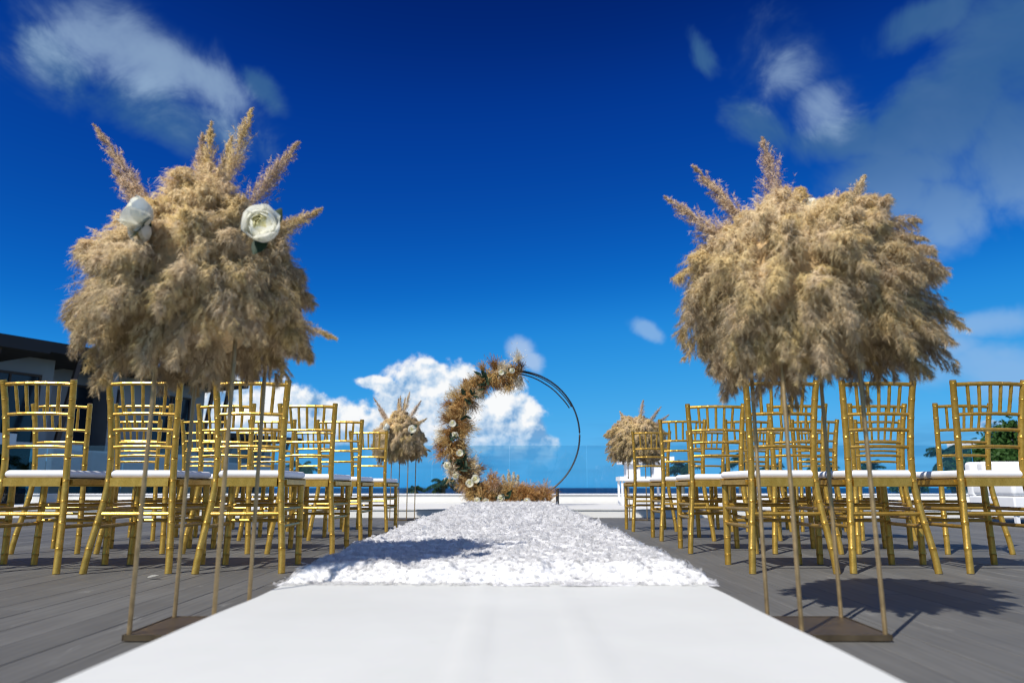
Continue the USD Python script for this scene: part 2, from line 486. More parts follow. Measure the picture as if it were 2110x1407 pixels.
def white_cloth(name, color=(0.80, 0.81, 0.80)):
    g = Graph()
    pos = g.add('geometry', 'position')
    n = g.noise(pos, 2.5, 5.0, 0.55)
    weave = g.noise(pos, 420.0, 2.0, 0.5)
    wr = g.noise(g.add('mapping', 'vector', {'scale': (5.0, 2.0, 5.0)}, vector=pos), 1.0, 4.0, 0.5, 0.6)
    k = g.range(n, 0.3, 0.7, 0.94, 1.03, 'linear')
    spot = g.range(g.noise(pos, 38.0, 2.0), 0.72, 0.80, 1.0, 0.9)
    c = g.add('vector_math', 'vector', {'math_type': 'scale', 'vector1': color}, scale=g.math('multiply', k, spot))
    bmp = g.add('bump', 'normal', {'strength': 0.25, 'distance': 0.004}, height=g.math('add', g.math('multiply', weave, 0.12), wr))
    s = g.add('principled_bsdf', 'BSDF', {'roughness': 0.85, 'specular_ior_level': 0.2, 'sheen_weight': 0.1}, base_color=c, normal=bmp)
    return g.material(name, s)


GOLD = gold_mat()
DECK = deck_mat()
CLOTH = white_cloth('white_cloth', (0.61, 0.61, 0.575))
CUSHION = simple('cushion_cloth', (0.70, 0.70, 0.71), 0.85, var=0.03, scale=9, bump=0.15, bscale=240)
WHITE = simple('white_render', (0.64, 0.63, 0.60), 0.8, var=0.05, scale=2.0, bump=0.2, bscale=40)
WHITE2 = simple('white_lacquer', (0.72, 0.72, 0.74), 0.45, var=0.02, scale=6)
BRONZE = simple('aged_brass', (0.32, 0.225, 0.11), 0.42, 0.6, var=0.25, scale=40, bump=0.1)
BRONZE_PLATE = simple('brown_plate', (0.115, 0.085, 0.05), 0.42, 0.6, var=0.35, scale=14, bump=0.1)
BLACK = simple('black_iron', (0.018, 0.019, 0.022), 0.45, 0.3, var=0.2, scale=30)
DARK = simple('dark_joist', (0.06, 0.06, 0.058), 0.9, var=0.1, scale=5)
PAMPAS = fibre('pampas', (0.985, 0.78, 0.48), (0.985, 0.76, 0.36), (0.96, 0.76, 0.51), 0.2, 0.38)
PAMPAS_DARK = fibre('pampas_mauve', (0.82, 0.62, 0.45), (0.88, 0.67, 0.43), (0.82, 0.64, 0.48), 0.2, 0.3)
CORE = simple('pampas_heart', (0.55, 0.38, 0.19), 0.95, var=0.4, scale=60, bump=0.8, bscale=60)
RUST = fibre('rust_grass', (0.66, 0.37, 0.12), (0.76, 0.49, 0.20), (0.50, 0.25, 0.08), 0.35)
GOLDEN = fibre('golden_grass', (0.76, 0.54, 0.22), (0.82, 0.60, 0.27), (0.64, 0.42, 0.16), 0.3)
CREAM = fibre('cream_grass', (0.88, 0.77, 0.55), (0.86, 0.72, 0.46), (0.90, 0.82, 0.66), 0.3)
BROWN = fibre('brown_grass', (0.38, 0.19, 0.065), (0.46, 0.25, 0.09), (0.30, 0.15, 0.05), 0.3)
PINKISH = fibre('pinkish_grass', (0.60, 0.40, 0.27), (0.66, 0.46, 0.30), (0.50, 0.33, 0.22), 0.3)
ROSE = petal_mat('rose_petal', (0.90, 0.89, 0.80), (0.93, 0.93, 0.88), 0.4)
ROSE_CORE = petal_mat('rose_heart', (0.80, 0.76, 0.48), (0.84, 0.82, 0.62), 0.25)
LEAF = petal_mat('dark_leaf', (0.018, 0.040, 0.020), (0.035, 0.065, 0.028), 0.2)
FROND = petal_mat('palm_frond', (0.022, 0.055, 0.022), (0.045, 0.085, 0.03), 0.3)
FOLIAGE = petal_mat('tree_leaves', (0.045, 0.105, 0.022), (0.095, 0.17, 0.035), 0.35)
BARK = simple('palm_bark', (0.17, 0.13, 0.10), 0.9, var=0.3, scale=12, bump=0.5, bscale=30)
FLUFF = fibre('white_ruffle', (0.77, 0.765, 0.765), (0.77, 0.765, 0.765), (0.80, 0.795, 0.79), 0.3, 0.48, 0.05)
FLUFF_BASE = simple('white_pile', (0.76, 0.755, 0.755), 0.9, var=0.03, scale=40, bump=0.5, bscale=160)
PANE = glass_pane('railing_glass', (0.80, 0.91, 0.945))
PANE_DARK = glass_pane('railing_glass_teal', (0.45, 0.60, 0.63))
WINDOW = simple('window_glass', (0.012, 0.016, 0.02), 0.08, var=0.2, scale=2)
VILLA = simple('grey_render', (0.27, 0.27, 0.27), 0.85, var=0.08, scale=0.6, bump=0.2, bscale=20)
VILLA_PALE = simple('pale_render', (0.50, 0.50, 0.50), 0.85, var=0.08, scale=0.6, bump=0.2, bscale=20)
ROOF = simple('dark_roof', (0.012, 0.010, 0.010), 0.8, var=0.2, scale=3, bump=0.3, bscale=12)
STRUT = simple('dark_wood', (0.06, 0.035, 0.022), 0.7, var=0.3, scale=8)
LAND = simple('sandy_land', (0.20, 0.20, 0.12), 0.95, var=0.4, scale=0.05)
SEA = sea_mat()

# ================================================================== SETTING
# land under and beyond the terrace, and the sea out to the horizon
obj('land', box(-300, 300, -200, 260, -13, -9.0), LAND, kind='structure')
sv = np.array([[-26000, 255, -11.5], [26000, 255, -11.5], [26000, 24000, -11.5], [-26000, 24000, -11.5]], float)
obj('sea', (sv, np.array([[0, 1, 2, 3]])), SEA, kind='structure')

DX0, DX1, DY0, DY1 = -9.0, 11.0, -3.0, 9.92
PLAT = 0.105
deck = thing('deck', kind='structure')
obj('joist_layer', box(DX0, DX1, DY0, 14.4, -0.6, -0.034), DARK, deck)
W, GAP = 0.140, 0.0022
rng = np.random.default_rng(5)


def plank(x, y0, y1):
    a, b = x + GAP / 2, x + W - GAP / 2
    z = rng.uniform(-0.0015, 0.0)
    c = 0.0015
    return prism([(a, z - 0.026), (b, z - 0.026), (b, z - c), (b - c, z), (a + c, z), (a, z - c)], y0 + 0.0015, y1 - 0.0015)


rest, made = [], 0
n = int(round((DX1 - DX0) / W))
for i in range(n):
    x = DX0 + i * W
    cuts = [DY0]
    y = 0.4 + rng.uniform(0, 3.0)
    while y < DY1 - 0.4:
        cuts.append(y); y += rng.choice([2.4, 3.0, 3.6])
    cuts.append(DY1)
    for a, b in zip(cuts, cuts[1:]):
        far = abs(x + 0.07)
        if far < 5.0 and b > 0.8 and far < 0.85 * b + 0.3 and made < 300 and not (far < 0.5):
            obj('plank', plank(x, a, b), DECK, deck); made += 1
        else:
            rest.append(plank(x, a, b))
obj('planking', cat(rest), DECK, deck, kind='stuff')

# low white platform across the far end of the deck
stg = thing('platform', label='low white platform across the far end of the deck under the arch', cat='platform')
obj('platform_body', box(DX0, DX1, 9.93, 14.0, -0.02, PLAT), WHITE, stg)
obj('nosing', box(DX0, DX1, 9.918, 9.93, PLAT - 0.012, PLAT + 0.003), simple('grey_trim', (0.42, 0.42, 0.40), 0.7), stg)
par = thing('parapet', label='long low white parapet wall at the far edge of the terrace below the glass railing', cat='wall')
obj('wall', box(DX0 - 6, DX1 + 12, 14.02, 14.25, -0.6, 0.262), WHITE, par)
obj('coping', box(DX0 - 6, DX1 + 12, 13.99, 14.28, 0.262, 0.280), WHITE2, par)
rail = thing('glass_railing', label='frameless glass railing of clear panels standing on the white parapet behind the arch', cat='railing')
xs = np.arange(-13.55, 9.0, 1.5)
for a, b in zip(xs, xs[1:]):
    obj('glass_panel', box(a + 0.006, b - 0.006, 14.12, 14.132, 0.281, 1.196), PANE, rail)

# ================================================================== RAISED WHITE AISLE
RX0, RX1 = -0.685, 0.585
FL0, FL1 = 2.24, 11.05


def runner_mesh():
    xs = np.concatenate([np.linspace(RX0, RX1, 49)])
    ys = np.arange(0.25, 11.0, 0.07)
    gx, gy = np.meshgrid(xs, ys)
    P = np.stack([gx * 2.2, gy * 1.4, gx * 0], -1)
    z = 0.110 + (meshkit.fbm(P, 3, 4) - 0.5) * 0.010
    gx = gx + (meshkit.noise(np.stack([gx * 0.5, gy * 3.0, gx * 0], -1), 9) - 0.5) * 0.012
    for x0, hgt in ((-0.075, 0.0055), (0.135, 0.0040)):
        z += hgt * np.exp(-((gx - x0 - 0.01 * np.sin(gy * 2)) / 0.012) ** 2)
    ny, nx = gx.shape
    top = np.stack([gx, gy, z], -1).reshape(-1, 3)
    i, j = np.meshgrid(np.arange(ny - 1), np.arange(nx - 1), indexing='ij')
    a = i * nx + j
    q = np.stack([a, a + 1, a + nx + 1, a + nx], -1).reshape(-1, 4)
    f = [np.vstack([q[:, [0, 1, 2]], q[:, [0, 2, 3]]])]
    v = [top]
    n0 = len(top)
    for col, s in ((0, -1), (nx - 1, 1)):
        e = top.reshape(ny, nx, 3)[:, col]
        wob = np.sin(e[:, 1] * 9) * 0.004
        rows = [e, e + np.stack([s * (0.006 + 0 * wob), 0 * wob, -0.006 + 0 * wob], 1)]
        bot = rows[1].copy(); bot[:, 0] += s * (0.010 + wob); bot[:, 2] = 0.003
        strip = np.vstack([rows[0], rows[1], bot])
        k = np.arange(ny - 1)
        for r in (0, 1):
            a, b = n0 + r * ny + k, n0 + (r + 1) * ny + k
            t1 = np.stack([a, a + 1, b + 1], 1); t2 = np.stack([a, b + 1, b], 1)
            if s > 0:
                t1, t2 = t1[:, ::-1], t2[:, ::-1]
            f += [t1, t2]
        v.append(strip); n0 += len(strip)
    return np.vstack(v), np.vstack(f)


obj('aisle_runner', runner_mesh(), CLOTH, smooth=True, label='plain white cloth runner over the raised aisle in the foreground', cat='runner')


FX0, FX1 = RX0 - 0.022, RX1 + 0.035


def pile(x, y):
    """Height of the ruffled pile: soft heaped tufts with creases between them, thinning out to the edges."""
    P = np.stack([x, y, x * 0], -1)
    w = meshkit.noise(P * 7, 31) * 0.06
    Q = P + w[..., None]
    bil = 1 - np.abs(2 * meshkit.noise(Q * 13, 3) - 1)
    bil2 = 1 - np.abs(2 * meshkit.noise(Q * 29 + 5, 8) - 1)
    edge = np.minimum(np.minimum(x - FX0, FX1 - x) - 0.03 * meshkit.noise(P * 25, 2), np.minimum(y - FL0 - 0.05 * meshkit.noise(P * 14, 4) - 0.06 * meshkit.noise(P * 4.5, 6), 0.5))
    k = np.clip(edge / 0.07, 0.0, 1) ** 0.6
    return 0.109 + (0.021 + 0.022 * bil + 0.010 * bil2 + 0.020 * meshkit.noise(P * 4, 12)) * k


def fluff_base():
    V, F, n0 = [], [], 0
    for y0, y1, st in ((FL0, 4.0, 0.011), (4.0, 6.6, 0.017), (6.6, FL1, 0.026)):
        xs = np.linspace(FX0, FX1, int((FX1 - FX0) / st)); ys = np.linspace(y0, y1, int((y1 - y0) / st))
        gx, gy = np.meshgrid(xs, ys)
        v = np.stack([gx, gy, pile(gx, gy)], -1).reshape(-1, 3)
        i, j = np.meshgrid(np.arange(len(ys) - 1), np.arange(len(xs) - 1), indexing='ij')
        a = (i * len(xs) + j).ravel() + n0
        F.append(np.vstack([np.stack([a, a + 1, a + len(xs) + 1], 1), np.stack([a, a + len(xs) + 1, a + len(xs)], 1)]))
        V.append(v); n0 += len(v)
    return np.vstack(V), np.vstack(F)


def fluff_mesh():
    """Crinkled little petals and wisps of gauze lying over the pile. Returns vertices, faces, normals."""
    rg = np.random.default_rng(11)
    V, F, N, n0 = [], [], [], 0
    for y0, y1, dens, size in ((FL0, 3.0, 10000, 0.016), (3.0, 4.4, 5500, 0.022), (4.4, 7.0, 2400, 0.034), (7.0, FL1, 1100, 0.044)):
        m = int((y1 - y0) * (FX1 - FX0) * dens)
        x, y = rg.uniform(FX0, FX1, m), rg.uniform(y0, y1, m)
        hgt = pile(x, y)
        gx, gy = (pile(x + 0.008, y) - hgt) / 0.008, (pile(x, y + 0.008) - hgt) / 0.008
        up0 = np.stack([-gx, -gy, 1 + 0 * gx], -1); up0 /= np.linalg.norm(up0, axis=1, keepdims=True)
        az = rg.uniform(0, 2 * PI, m)
        tilt = rg.beta(1.2, 3.6, m) * 1.2 + 0.04
        L = size * rg.uniform(0.6, 1.5, m); Wd = L * rg.uniform(0.35, 0.85, m)
        f0 = np.stack([np.cos(az), np.sin(az), 0 * az], -1)
        f0 -= up0 * (f0 * up0).sum(1, keepdims=True); f0 /= np.linalg.norm(f0, axis=1, keepdims=True)
        s = np.cross(up0, f0)
        f = f0 * np.cos(tilt)[:, None] + up0 * np.sin(tilt)[:, None]
        up = np.cross(f, s); up *= np.where((up * up0).sum(1, keepdims=True) < 0, -1, 1)
        c = np.stack([x, y, hgt - 0.003], -1)
        rows, nrm = [], []
        for t, w, lift in ((0.0, 0.3, 0.0), (0.5, 1.0, 0.18), (0.95, 0.7, -0.06)):
            for q in (-0.5, 0.0, 0.5):
                curl = 0.3 * (abs(q) * 2) ** 2 * rg.uniform(-0.6, 1.4, m)
                jag = rg.normal(0, 0.16, m)
                rows.append(c + f * (L * (t + (jag if t > 0.6 else 0)))[:, None] + s * (Wd * w * q)[:, None] + up * (L * (lift + curl * w * 0.6 + rg.normal(0, 0.05, m)))[:, None])
                nv = up0 + up * 0.15 + rg.normal(0, 0.07, (m, 3))
                nrm.append(nv / np.linalg.norm(nv, axis=1, keepdims=True))
        v = np.stack(rows, 1)
        v[:, :, 2] = np.maximum(v[:, :, 2], 0.1125)
        q = []
        for r in range(2):
            for k in range(2):
                a = r * 3 + k
                q += [(a, a + 1, a + 4), (a, a + 4, a + 3)]
        F.append((np.array(q)[None] + (np.arange(m) * 9)[:, None, None]).reshape(-1, 3) + n0)
        V.append(v.reshape(-1, 3)); N.append(np.stack(nrm, 1).reshape(-1, 3)); n0 += m * 9
        # gauze wisps standing out of the tufts
        i = np.repeat(np.arange(m), 3)
        hb = c[i] + rg.normal(0, 0.004, (len(i), 3)) * [1, 1, 0.3]
        hd = f[i] * 0.7 + up0[i] * 0.7 + rg.normal(0, 0.35, (len(i), 3)); hd /= np.linalg.norm(hd, axis=1, keepdims=True)
        hv, hf = ribbons(hb, hd, size * 0.95 * rg.uniform(0.6, 1.3, len(i)), size * 0.10, rg, 0.3, 1)
        hv[:, 2] = np.maximum(hv[:, 2], 0.1125)
        hn = np.repeat(up0[i] + rg.normal(0, 0.08, (len(i), 3)), len(hv) // len(i), axis=0)
        V.append(hv); F.append(hf + n0); N.append(hn / np.linalg.norm(hn, axis=1, keepdims=True)); n0 += len(hv)
    return np.vstack(V), np.vstack(F), np.vstack(N)


rug = thing('ruffled_carpet', label='thick white ruffled petal carpet running along the aisle up to the arch', cat='carpet')
obj('pile', fluff_base(), FLUFF_BASE, rug, smooth=True)
soft_obj('ruffles', *fluff_mesh(), FLUFF, rug, kind='stuff')

# ================================================================== CHAIRS
# rod fractions where the bamboo rings sit
def rear_post(s):
    pts = [(s * 0.198, -0.045, 0.0), (s * 0.176, -0.012, 0.22), (s * 0.156, 0.012, 0.42), (s * 0.155, 0.0, 0.60), (s * 0.163, -0.022, 0.76), (s * 0.175, -0.052, 0.915)]
    return bamboo(pts, 0.0166, (0.12, 0.25, 0.36, 0.47, 0.585, 0.70, 0.80, 0.90, 0.985), 10, 0.92, 18)


def post_x(z):
    zs = [0, .22, .42, .60, .76, .915]
    return np.interp(z, zs, [.198, .176, .156, .155, .163, .175]), np.interp(z, zs, [-.045, -.012, .012, 0, -.022, -.052])


def chair_parts(t):
    for s in (-1, 1):
        obj('back_post', rear_post(s), GOLD, t, smooth=40)
    for s in (-1, 1):
        obj('front_leg', bamboo([(s * 0.187, 0.375, 0.0), (s * 0.180, 0.372, 0.405)], 0.0165, (0.13, 0.35, 0.55, 0.78), 10, 1.05), GOLD, t, smooth=40)
    # seat frame: a trapezoid ring of boards
    zf0, zf1 = 0.402, 0.442
    fr = [box(-0.140, 0.140, -0.005, 0.016, zf0, zf1), box(-0.200, 0.200, 0.365, 0.390, zf0, zf1)]
    for s in (-1, 1):
        fr.append(bar((s * 0.163, 0.028, (zf0 + zf1) / 2), (s * 0.188, 0.364, (zf0 + zf1) / 2), 0.024, zf1 - zf0 - 0.002))
    fr.append(box(-0.150, 0.150, 0.0165, 0.3645, 0.424, 0.439))
    obj('seat_frame', cat(fr), GOLD, t)
    c = rounded(0.385, 0.385, 0.036, 0.0175, 4)
    v = c.vertices.copy()
    k = np.interp(v[:, 1], [-0.19, 0.19], [0.83, 1.04])
    v[:, 0] *= k
    r = np.clip(1 - (np.abs(v[:, 0]) / 0.2) ** 2, 0, 1) * np.clip(1 - (np.abs(v[:, 1]) / 0.2) ** 2, 0, 1)
    v[:, 2] = np.where(v[:, 2] > 0, v[:, 2] + 0.008 * r, v[:, 2])
    v += [0, 0.195, 0.4605]
    obj('cushion', trimesh.Trimesh(v, c.faces, process=False), CUSHION, t, smooth=60)
    for z, r in ((0.893, 0.0098), (0.748, 0.0086), (0.672, 0.0086), (0.590, 0.0086)):
        x, y = post_x(z)
        name = 'top_rail' if z > 0.85 else 'back_rail'
        obj(name, bamboo([(-x + 0.012, y, z), (0, y - 0.016, z + 0.003), (x - 0.012, y, z)], r, (0.2, 0.35, 0.5, 0.65, 0.8), 8, 1.0, 7), GOLD, t, smooth=40)
    y0, y1 = post_x(0.748)[1] - 0.014, post_x(0.893)[1] - 0.014
    for k in range(5):
        x = (k - 2) * 0.052
        obj('spindle', bamboo([(x * 0.93, y0 + 0.004 * abs(k - 2), 0.752), (x * 1.04, y1 + 0.004 * abs(k - 2), 0.889)], 0.0082, (0.22, 0.5, 0.78), 8), GOLD, t, smooth=40)
    x, y = post_x(0.272)
    obj('stretcher', bamboo([(-x + 0.012, y, 0.272), (x - 0.012, y, 0.272)], 0.0095, (0.25, 0.5, 0.75), 8), GOLD, t, smooth=40)
    for z in (0.225, 0.305):
        obj('stretcher', bamboo([(-0.172, 0.373, z), (0.172, 0.373, z)], 0.0092, (0.25, 0.5, 0.75), 8), GOLD, t, smooth=40)
        xb, yb = post_x(z - 0.012)
        for s in (-1, 1):
            obj('stretcher', bamboo([(s * xb, yb + 0.012, z - 0.014), (s * 0.183, 0.362, z - 0.014)], 0.0092, (0.25, 0.5, 0.75), 8), GOLD, t, smooth=40)


ROWS = (3.56, 4.585, 5.66, 6.82)
ROWN = ('nearest', 'second', 'third', 'farthest')
COLN = ('on the aisle', 'second from the aisle', 'third from the aisle', 'outermost')
LX = ((-1.272, -1.808, -2.325, -2.83), (-1.285, -1.81, -2.33, -2.85), (-1.35, -1.87, -2.40, -2.92), (-1.345, -1.86, -2.39, -2.91))
RXX = ((1.318, 1.802, 2.355), (1.287, 1.80, 2.315, 2.827), (1.325, 1.84, 2.35, 2.87), (1.302, 1.82, 2.34, 2.86))
proto = None
rc = np.random.default_rng(3)
for side, cols in (('left', LX), ('right', RXX)):
    for r in range(4):
        for c, x in enumerate(cols[r]):
            lab = f'gold chair with white cushion, {COLN[c]}, {ROWN[r]} row on the {side}'
            rz = {('left', 0): 2.0, ('right', 0): 0.0}.get((side, r), 0) + rc.normal(0, 1.3)
            loc = (x + rc.normal(0, 0.006), ROWS[r] + rc.normal(0, 0.012), 0.0)
            kw = dict(label=lab, cat='chair', group='gold chairs in rows beside the aisle')
            if proto is None:
                proto = thing('banquet_chair', loc, rz, **kw)
                chair_parts(proto)
            else:
                copy_of(proto, loc, rz, **kw)


# ================================================================== PAMPAS STANDS
def plume(root, tip, rg, droop=0.25, branches=46, hairs=22, fat=0.075, hair=0.034, start=0.25, width=0.0021, wind=(0.0, 0.0, 0.0), gravity=0.55, centre=None, taper=False):
    """One feathery plume from root to tip: a bending stem, side branches, fine hairs."""
    root, tip = np.asarray(root, float), np.asarray(tip, float)
    L = np.linalg.norm(tip - root)
    mid = (root + tip) / 2 + np.array([0, 0, droop * L]) + np.asarray(wind) * -0.2
    t = np.linspace(0, 1, 60)[:, None]
    C = (1 - t) ** 2 * root + 2 * t * (1 - t) * mid + t ** 2 * tip
    T = np.gradient(C, axis=0); T /= np.linalg.norm(T, axis=1, keepdims=True)
    tb = start + (1 - start) * rg.beta(1.05, 1.15, branches)
    idx = np.clip((tb * 59).astype(int), 0, 59)
    P, D = C[idx], T[idx]
    rnd = rg.normal(size=(branches, 3))
    rad = rnd - D * (rnd * D).sum(1, keepdims=True)
    rad /= np.linalg.norm(rad, axis=1, keepdims=True)
    spread = rg.uniform(*((0.15, 0.5) if taper else (0.35, 0.8)), branches)[:, None]
    bd = D * (1 - 0.35 * spread) + rad * spread + np.asarray(wind)
    bd /= np.linalg.norm(bd, axis=1, keepdims=True)
    u = (tb - start) / (1 - start)
    prof = np.clip(np.minimum(0.55 + u * 2.2, 1.18 * (1 - u) ** 0.75 + 0.10), 0.08, 1)
    if taper:
        prof = np.clip((1 - u) ** 0.8, 0.06, 1)
    bl = fat * prof * rg.uniform(0.7, 1.3, branches)
    # hairs along each branch
    s = rg.uniform(0.05, 1.0, (branches, hairs)) ** 0.8
    base = P[:, None] + bd[:, None] * (bl[:, None] * s)[..., None] + np.array([0, 0, -1.0]) * (gravity * 0.6 * bl[:, None] * s ** 2)[..., None]
    hd = bd[:, None] * 0.55 + rg.normal(0, 0.62, (branches, hairs, 3)) + np.array([0, 0, -0.12])
    hd /= np.linalg.norm(hd, axis=2, keepdims=True)
    hl = hair * (0.55 + 0.6 * prof)[:, None] * rg.uniform(0.6, 1.25, (branches, hairs))
    v, f = ribbons(base.reshape(-1, 3), hd.reshape(-1, 3), hl.ravel(), width * rg.uniform(0.7, 1.3, branches * hairs), rg, gravity, 1)
    per = len(v) // (branches * hairs)
    nn = np.repeat((base - P[:, None]).reshape(-1, 3) / (fat * 0.8) + hd.reshape(-1, 3) * 0.35 + np.random.default_rng(1).normal(0, 0.30, (branches * hairs, 3)), per, axis=0)
    if centre is not None:
        o = v - np.asarray(centre); o /= np.linalg.norm(o, axis=1, keepdims=True)
        nn = nn + o * 0.55 + np.array([0, 0, 0.30])
    nn /= np.linalg.norm(nn, axis=1, keepdims=True) + 1e-9
    return v, f, nn


def noisy_ball(rx, ry, rz, seed, amp=0.25, sub=3):
    m = trimesh.creation.icosphere(sub, 1.0)
    v = m.vertices * (1 + amp * (meshkit.fbm(m.vertices * 2.2 + 7, 3, seed) - 0.5))[:, None]
    return trimesh.Trimesh(v * [rx, ry, rz], m.faces, process=False)


def petal(w, h, cup, roll, n=5):
    u, vv = np.meshgrid(np.linspace(-1, 1, n), np.linspace(0, 1, n))
    half = np.sin(np.clip(vv * 0.80 + 0.16, 0, 1) * PI) ** 0.55
    x = u * half * w / 2
    z = vv * h * (1 - 0.10 * u ** 2)
    y = -cup * (vv ** 1.5) * h + cup * 0.9 * w * (u * half) ** 2 * -1 + roll * np.clip(vv - 0.72, 0, 1) ** 2 * h * 6
    P = np.stack([x, -y, z], -1).reshape(-1, 3)
    f = []
    for i in range(n - 1):
        for j in range(n - 1):
            a = i * n + j
            f += [(a, a + 1, a + n + 1), (a, a + n + 1, a + n)]
    return P, np.array(f)


def orient(v, axis, at, roll=0.0):
    """Turns +z to axis."""
    axis = np.asarray(axis, float); axis = axis / np.linalg.norm(axis)
    x = np.cross([0.13, 0.2, 1.0], axis); x /= np.linalg.norm(x)
    y = np.cross(axis, x)
    c, s = math.cos(roll), math.sin(roll)
    return np.asarray(v) @ np.stack([x * c + y * s, y * c - x * s, axis]) + np.asarray(at)


def rose_petal(r, w, th0, th1, flare, rg, n=6):
    """A cupped petal lying on a ball of radius r round +z: azimuth half width w, from the base (th0 from the south) up to th1 from the north, its lip rolled out."""
    u, q = np.meshgrid(np.linspace(-1, 1, n), np.linspace(0, 1, n))
    half = w * np.sin(np.clip(q * 0.62 + 0.22, 0, 1) * PI) ** 0.6
    top = th1 + 0.22 * u ** 2
    th = (PI - th0) + (top - (PI - th0)) * q
    rr = r * (1 + flare * np.clip(q - 0.70, 0, 1) ** 2 * 8 + rg.normal(0, 0.012, q.shape) + 0.03 * u + 0.05 * np.sin(u * 5 + rg.uniform(0, 6)) * np.clip(q - 0.5, 0, 1))
    a = u * half
    P = np.stack([rr * np.sin(th) * np.cos(a), rr * np.sin(th) * np.sin(a), rr * np.cos(th)], -1).reshape(-1, 3)
    i, j = np.meshgrid(np.arange(n - 1), np.arange(n - 1), indexing='ij')
    k = (i * n + j).ravel()
    return P, np.vstack([np.stack([k, k + 1, k + n + 1], 1), np.stack([k, k + n + 1, k + n], 1)])


def rose(parent, at, axis, R, rg, leaves=2, detail=True):
    """A full garden rose facing along axis: folded heart, rings of cupped petals, dark leaves behind."""
    def spin(P, a):
        c, s = math.cos(a), math.sin(a)
        return np.stack([P[:, 0] * c - P[:, 1] * s, P[:, 0] * s + P[:, 1] * c, P[:, 2]], 1)
    hv = []
    for k in range(16 if detail else 7):
        f = k / (15 if detail else 6)
        P, F = rose_petal(R * (0.14 + 0.50 * f), 0.85 - 0.2 * f, 0.35, 0.12 + 0.42 * f, 0.10, rg, 5)
        P[:, 2] += R * (0.34 - 0.30 * f)
        hv.append((spin(P, k * 2.4), F))
    h = cat(hv)
    heart = obj('rose', (orient(h.vertices, axis, at), h.faces), ROSE_CORE, parent, smooth=True)
    rings = ((0.72, 5, 0.50, 0.14), (0.85, 5, 0.72, 0.20), (1.0, 6, 0.98, 0.30)) if detail else ((0.80, 4, 0.7, 0.12), (1.0, 5, 1.05, 0.2))
    for q, (rad, nn, th, fl) in enumerate(rings):
        for k in range(nn):
            P, F = rose_petal(R * rad * rg.uniform(0.97, 1.03), 0.95, 0.30, th * rg.uniform(0.88, 1.12), fl, rg, 6 if detail else 5)
            obj('petal', (orient(spin(P, 2 * PI * k / nn + q * 0.55 + rg.normal(0, 0.08)), axis, at), F), ROSE, heart, smooth=True)
    for k in range(leaves):
        P, F = petal(R * 0.9, R * 1.35, 0.1, 0.0)
        P = P @ np.array([[1, 0, 0], [0, math.cos(1.35), -math.sin(1.35)], [0, math.sin(1.35), math.cos(1.35)]])
        P[:, 1] += R * 0.35; P[:, 2] -= R * 0.75
        obj('leaf', (orient(spin(P, 2.4 * k + rg.uniform(0, 6)), axis, at), F), LEAF, heart, smooth=True)
    return heart


def stand_frame(t, hw=0.11, hd=0.13, top=0.98):
    b = 0.0075
    obj('base_plate', box(-hw - 0.006, hw + 0.006, -hd - 0.006, hd + 0.006, 0.004, 0.016), BRONZE_PLATE, t)
    obj('base_trim', cat([box(-hw - 0.010, hw + 0.010, -hd - 0.0105, -hd - 0.0065, 0.002, 0.0175), box(-hw - 0.010, hw + 0.010, hd + 0.0065, hd + 0.0105, 0.002, 0.0175),
                          box(-hw - 0.0105, -hw - 0.0125, -hd - 0.012, hd + 0.012, 0.002, 0.0175), box(hw + 0.0125, hw + 0.0105, -hd - 0.012, hd + 0.012, 0.002, 0.0175)]), BRONZE_PLATE, t)
    for sx in (-1, 1):
        for sy in (-1, 1):
            obj('rod', tube([(sx * hw, sy * hd, 0.0165), (sx * hw, sy * hd, 0.5), (sx * hw, sy * hd, top)], 0.0064, 8), BRONZE, t, smooth=40)
    obj('top_plate', box(-hw - 0.01, hw + 0.01, -hd - 0.01, hd + 0.01, top + 0.001, top + 0.012), BRONZE_PLATE, t)


def sphere_dirs(n, rg):
    k = np.arange(n) + 0.5
    z = 1 - 2 * k / n
    a = k * 2.399963
    d = np.stack([np.sqrt(1 - z * z) * np.cos(a), np.sqrt(1 - z * z) * np.sin(a), z], 1)
    d += rg.normal(0, 0.16, d.shape)
    return d / np.linalg.norm(d, axis=1, keepdims=True)


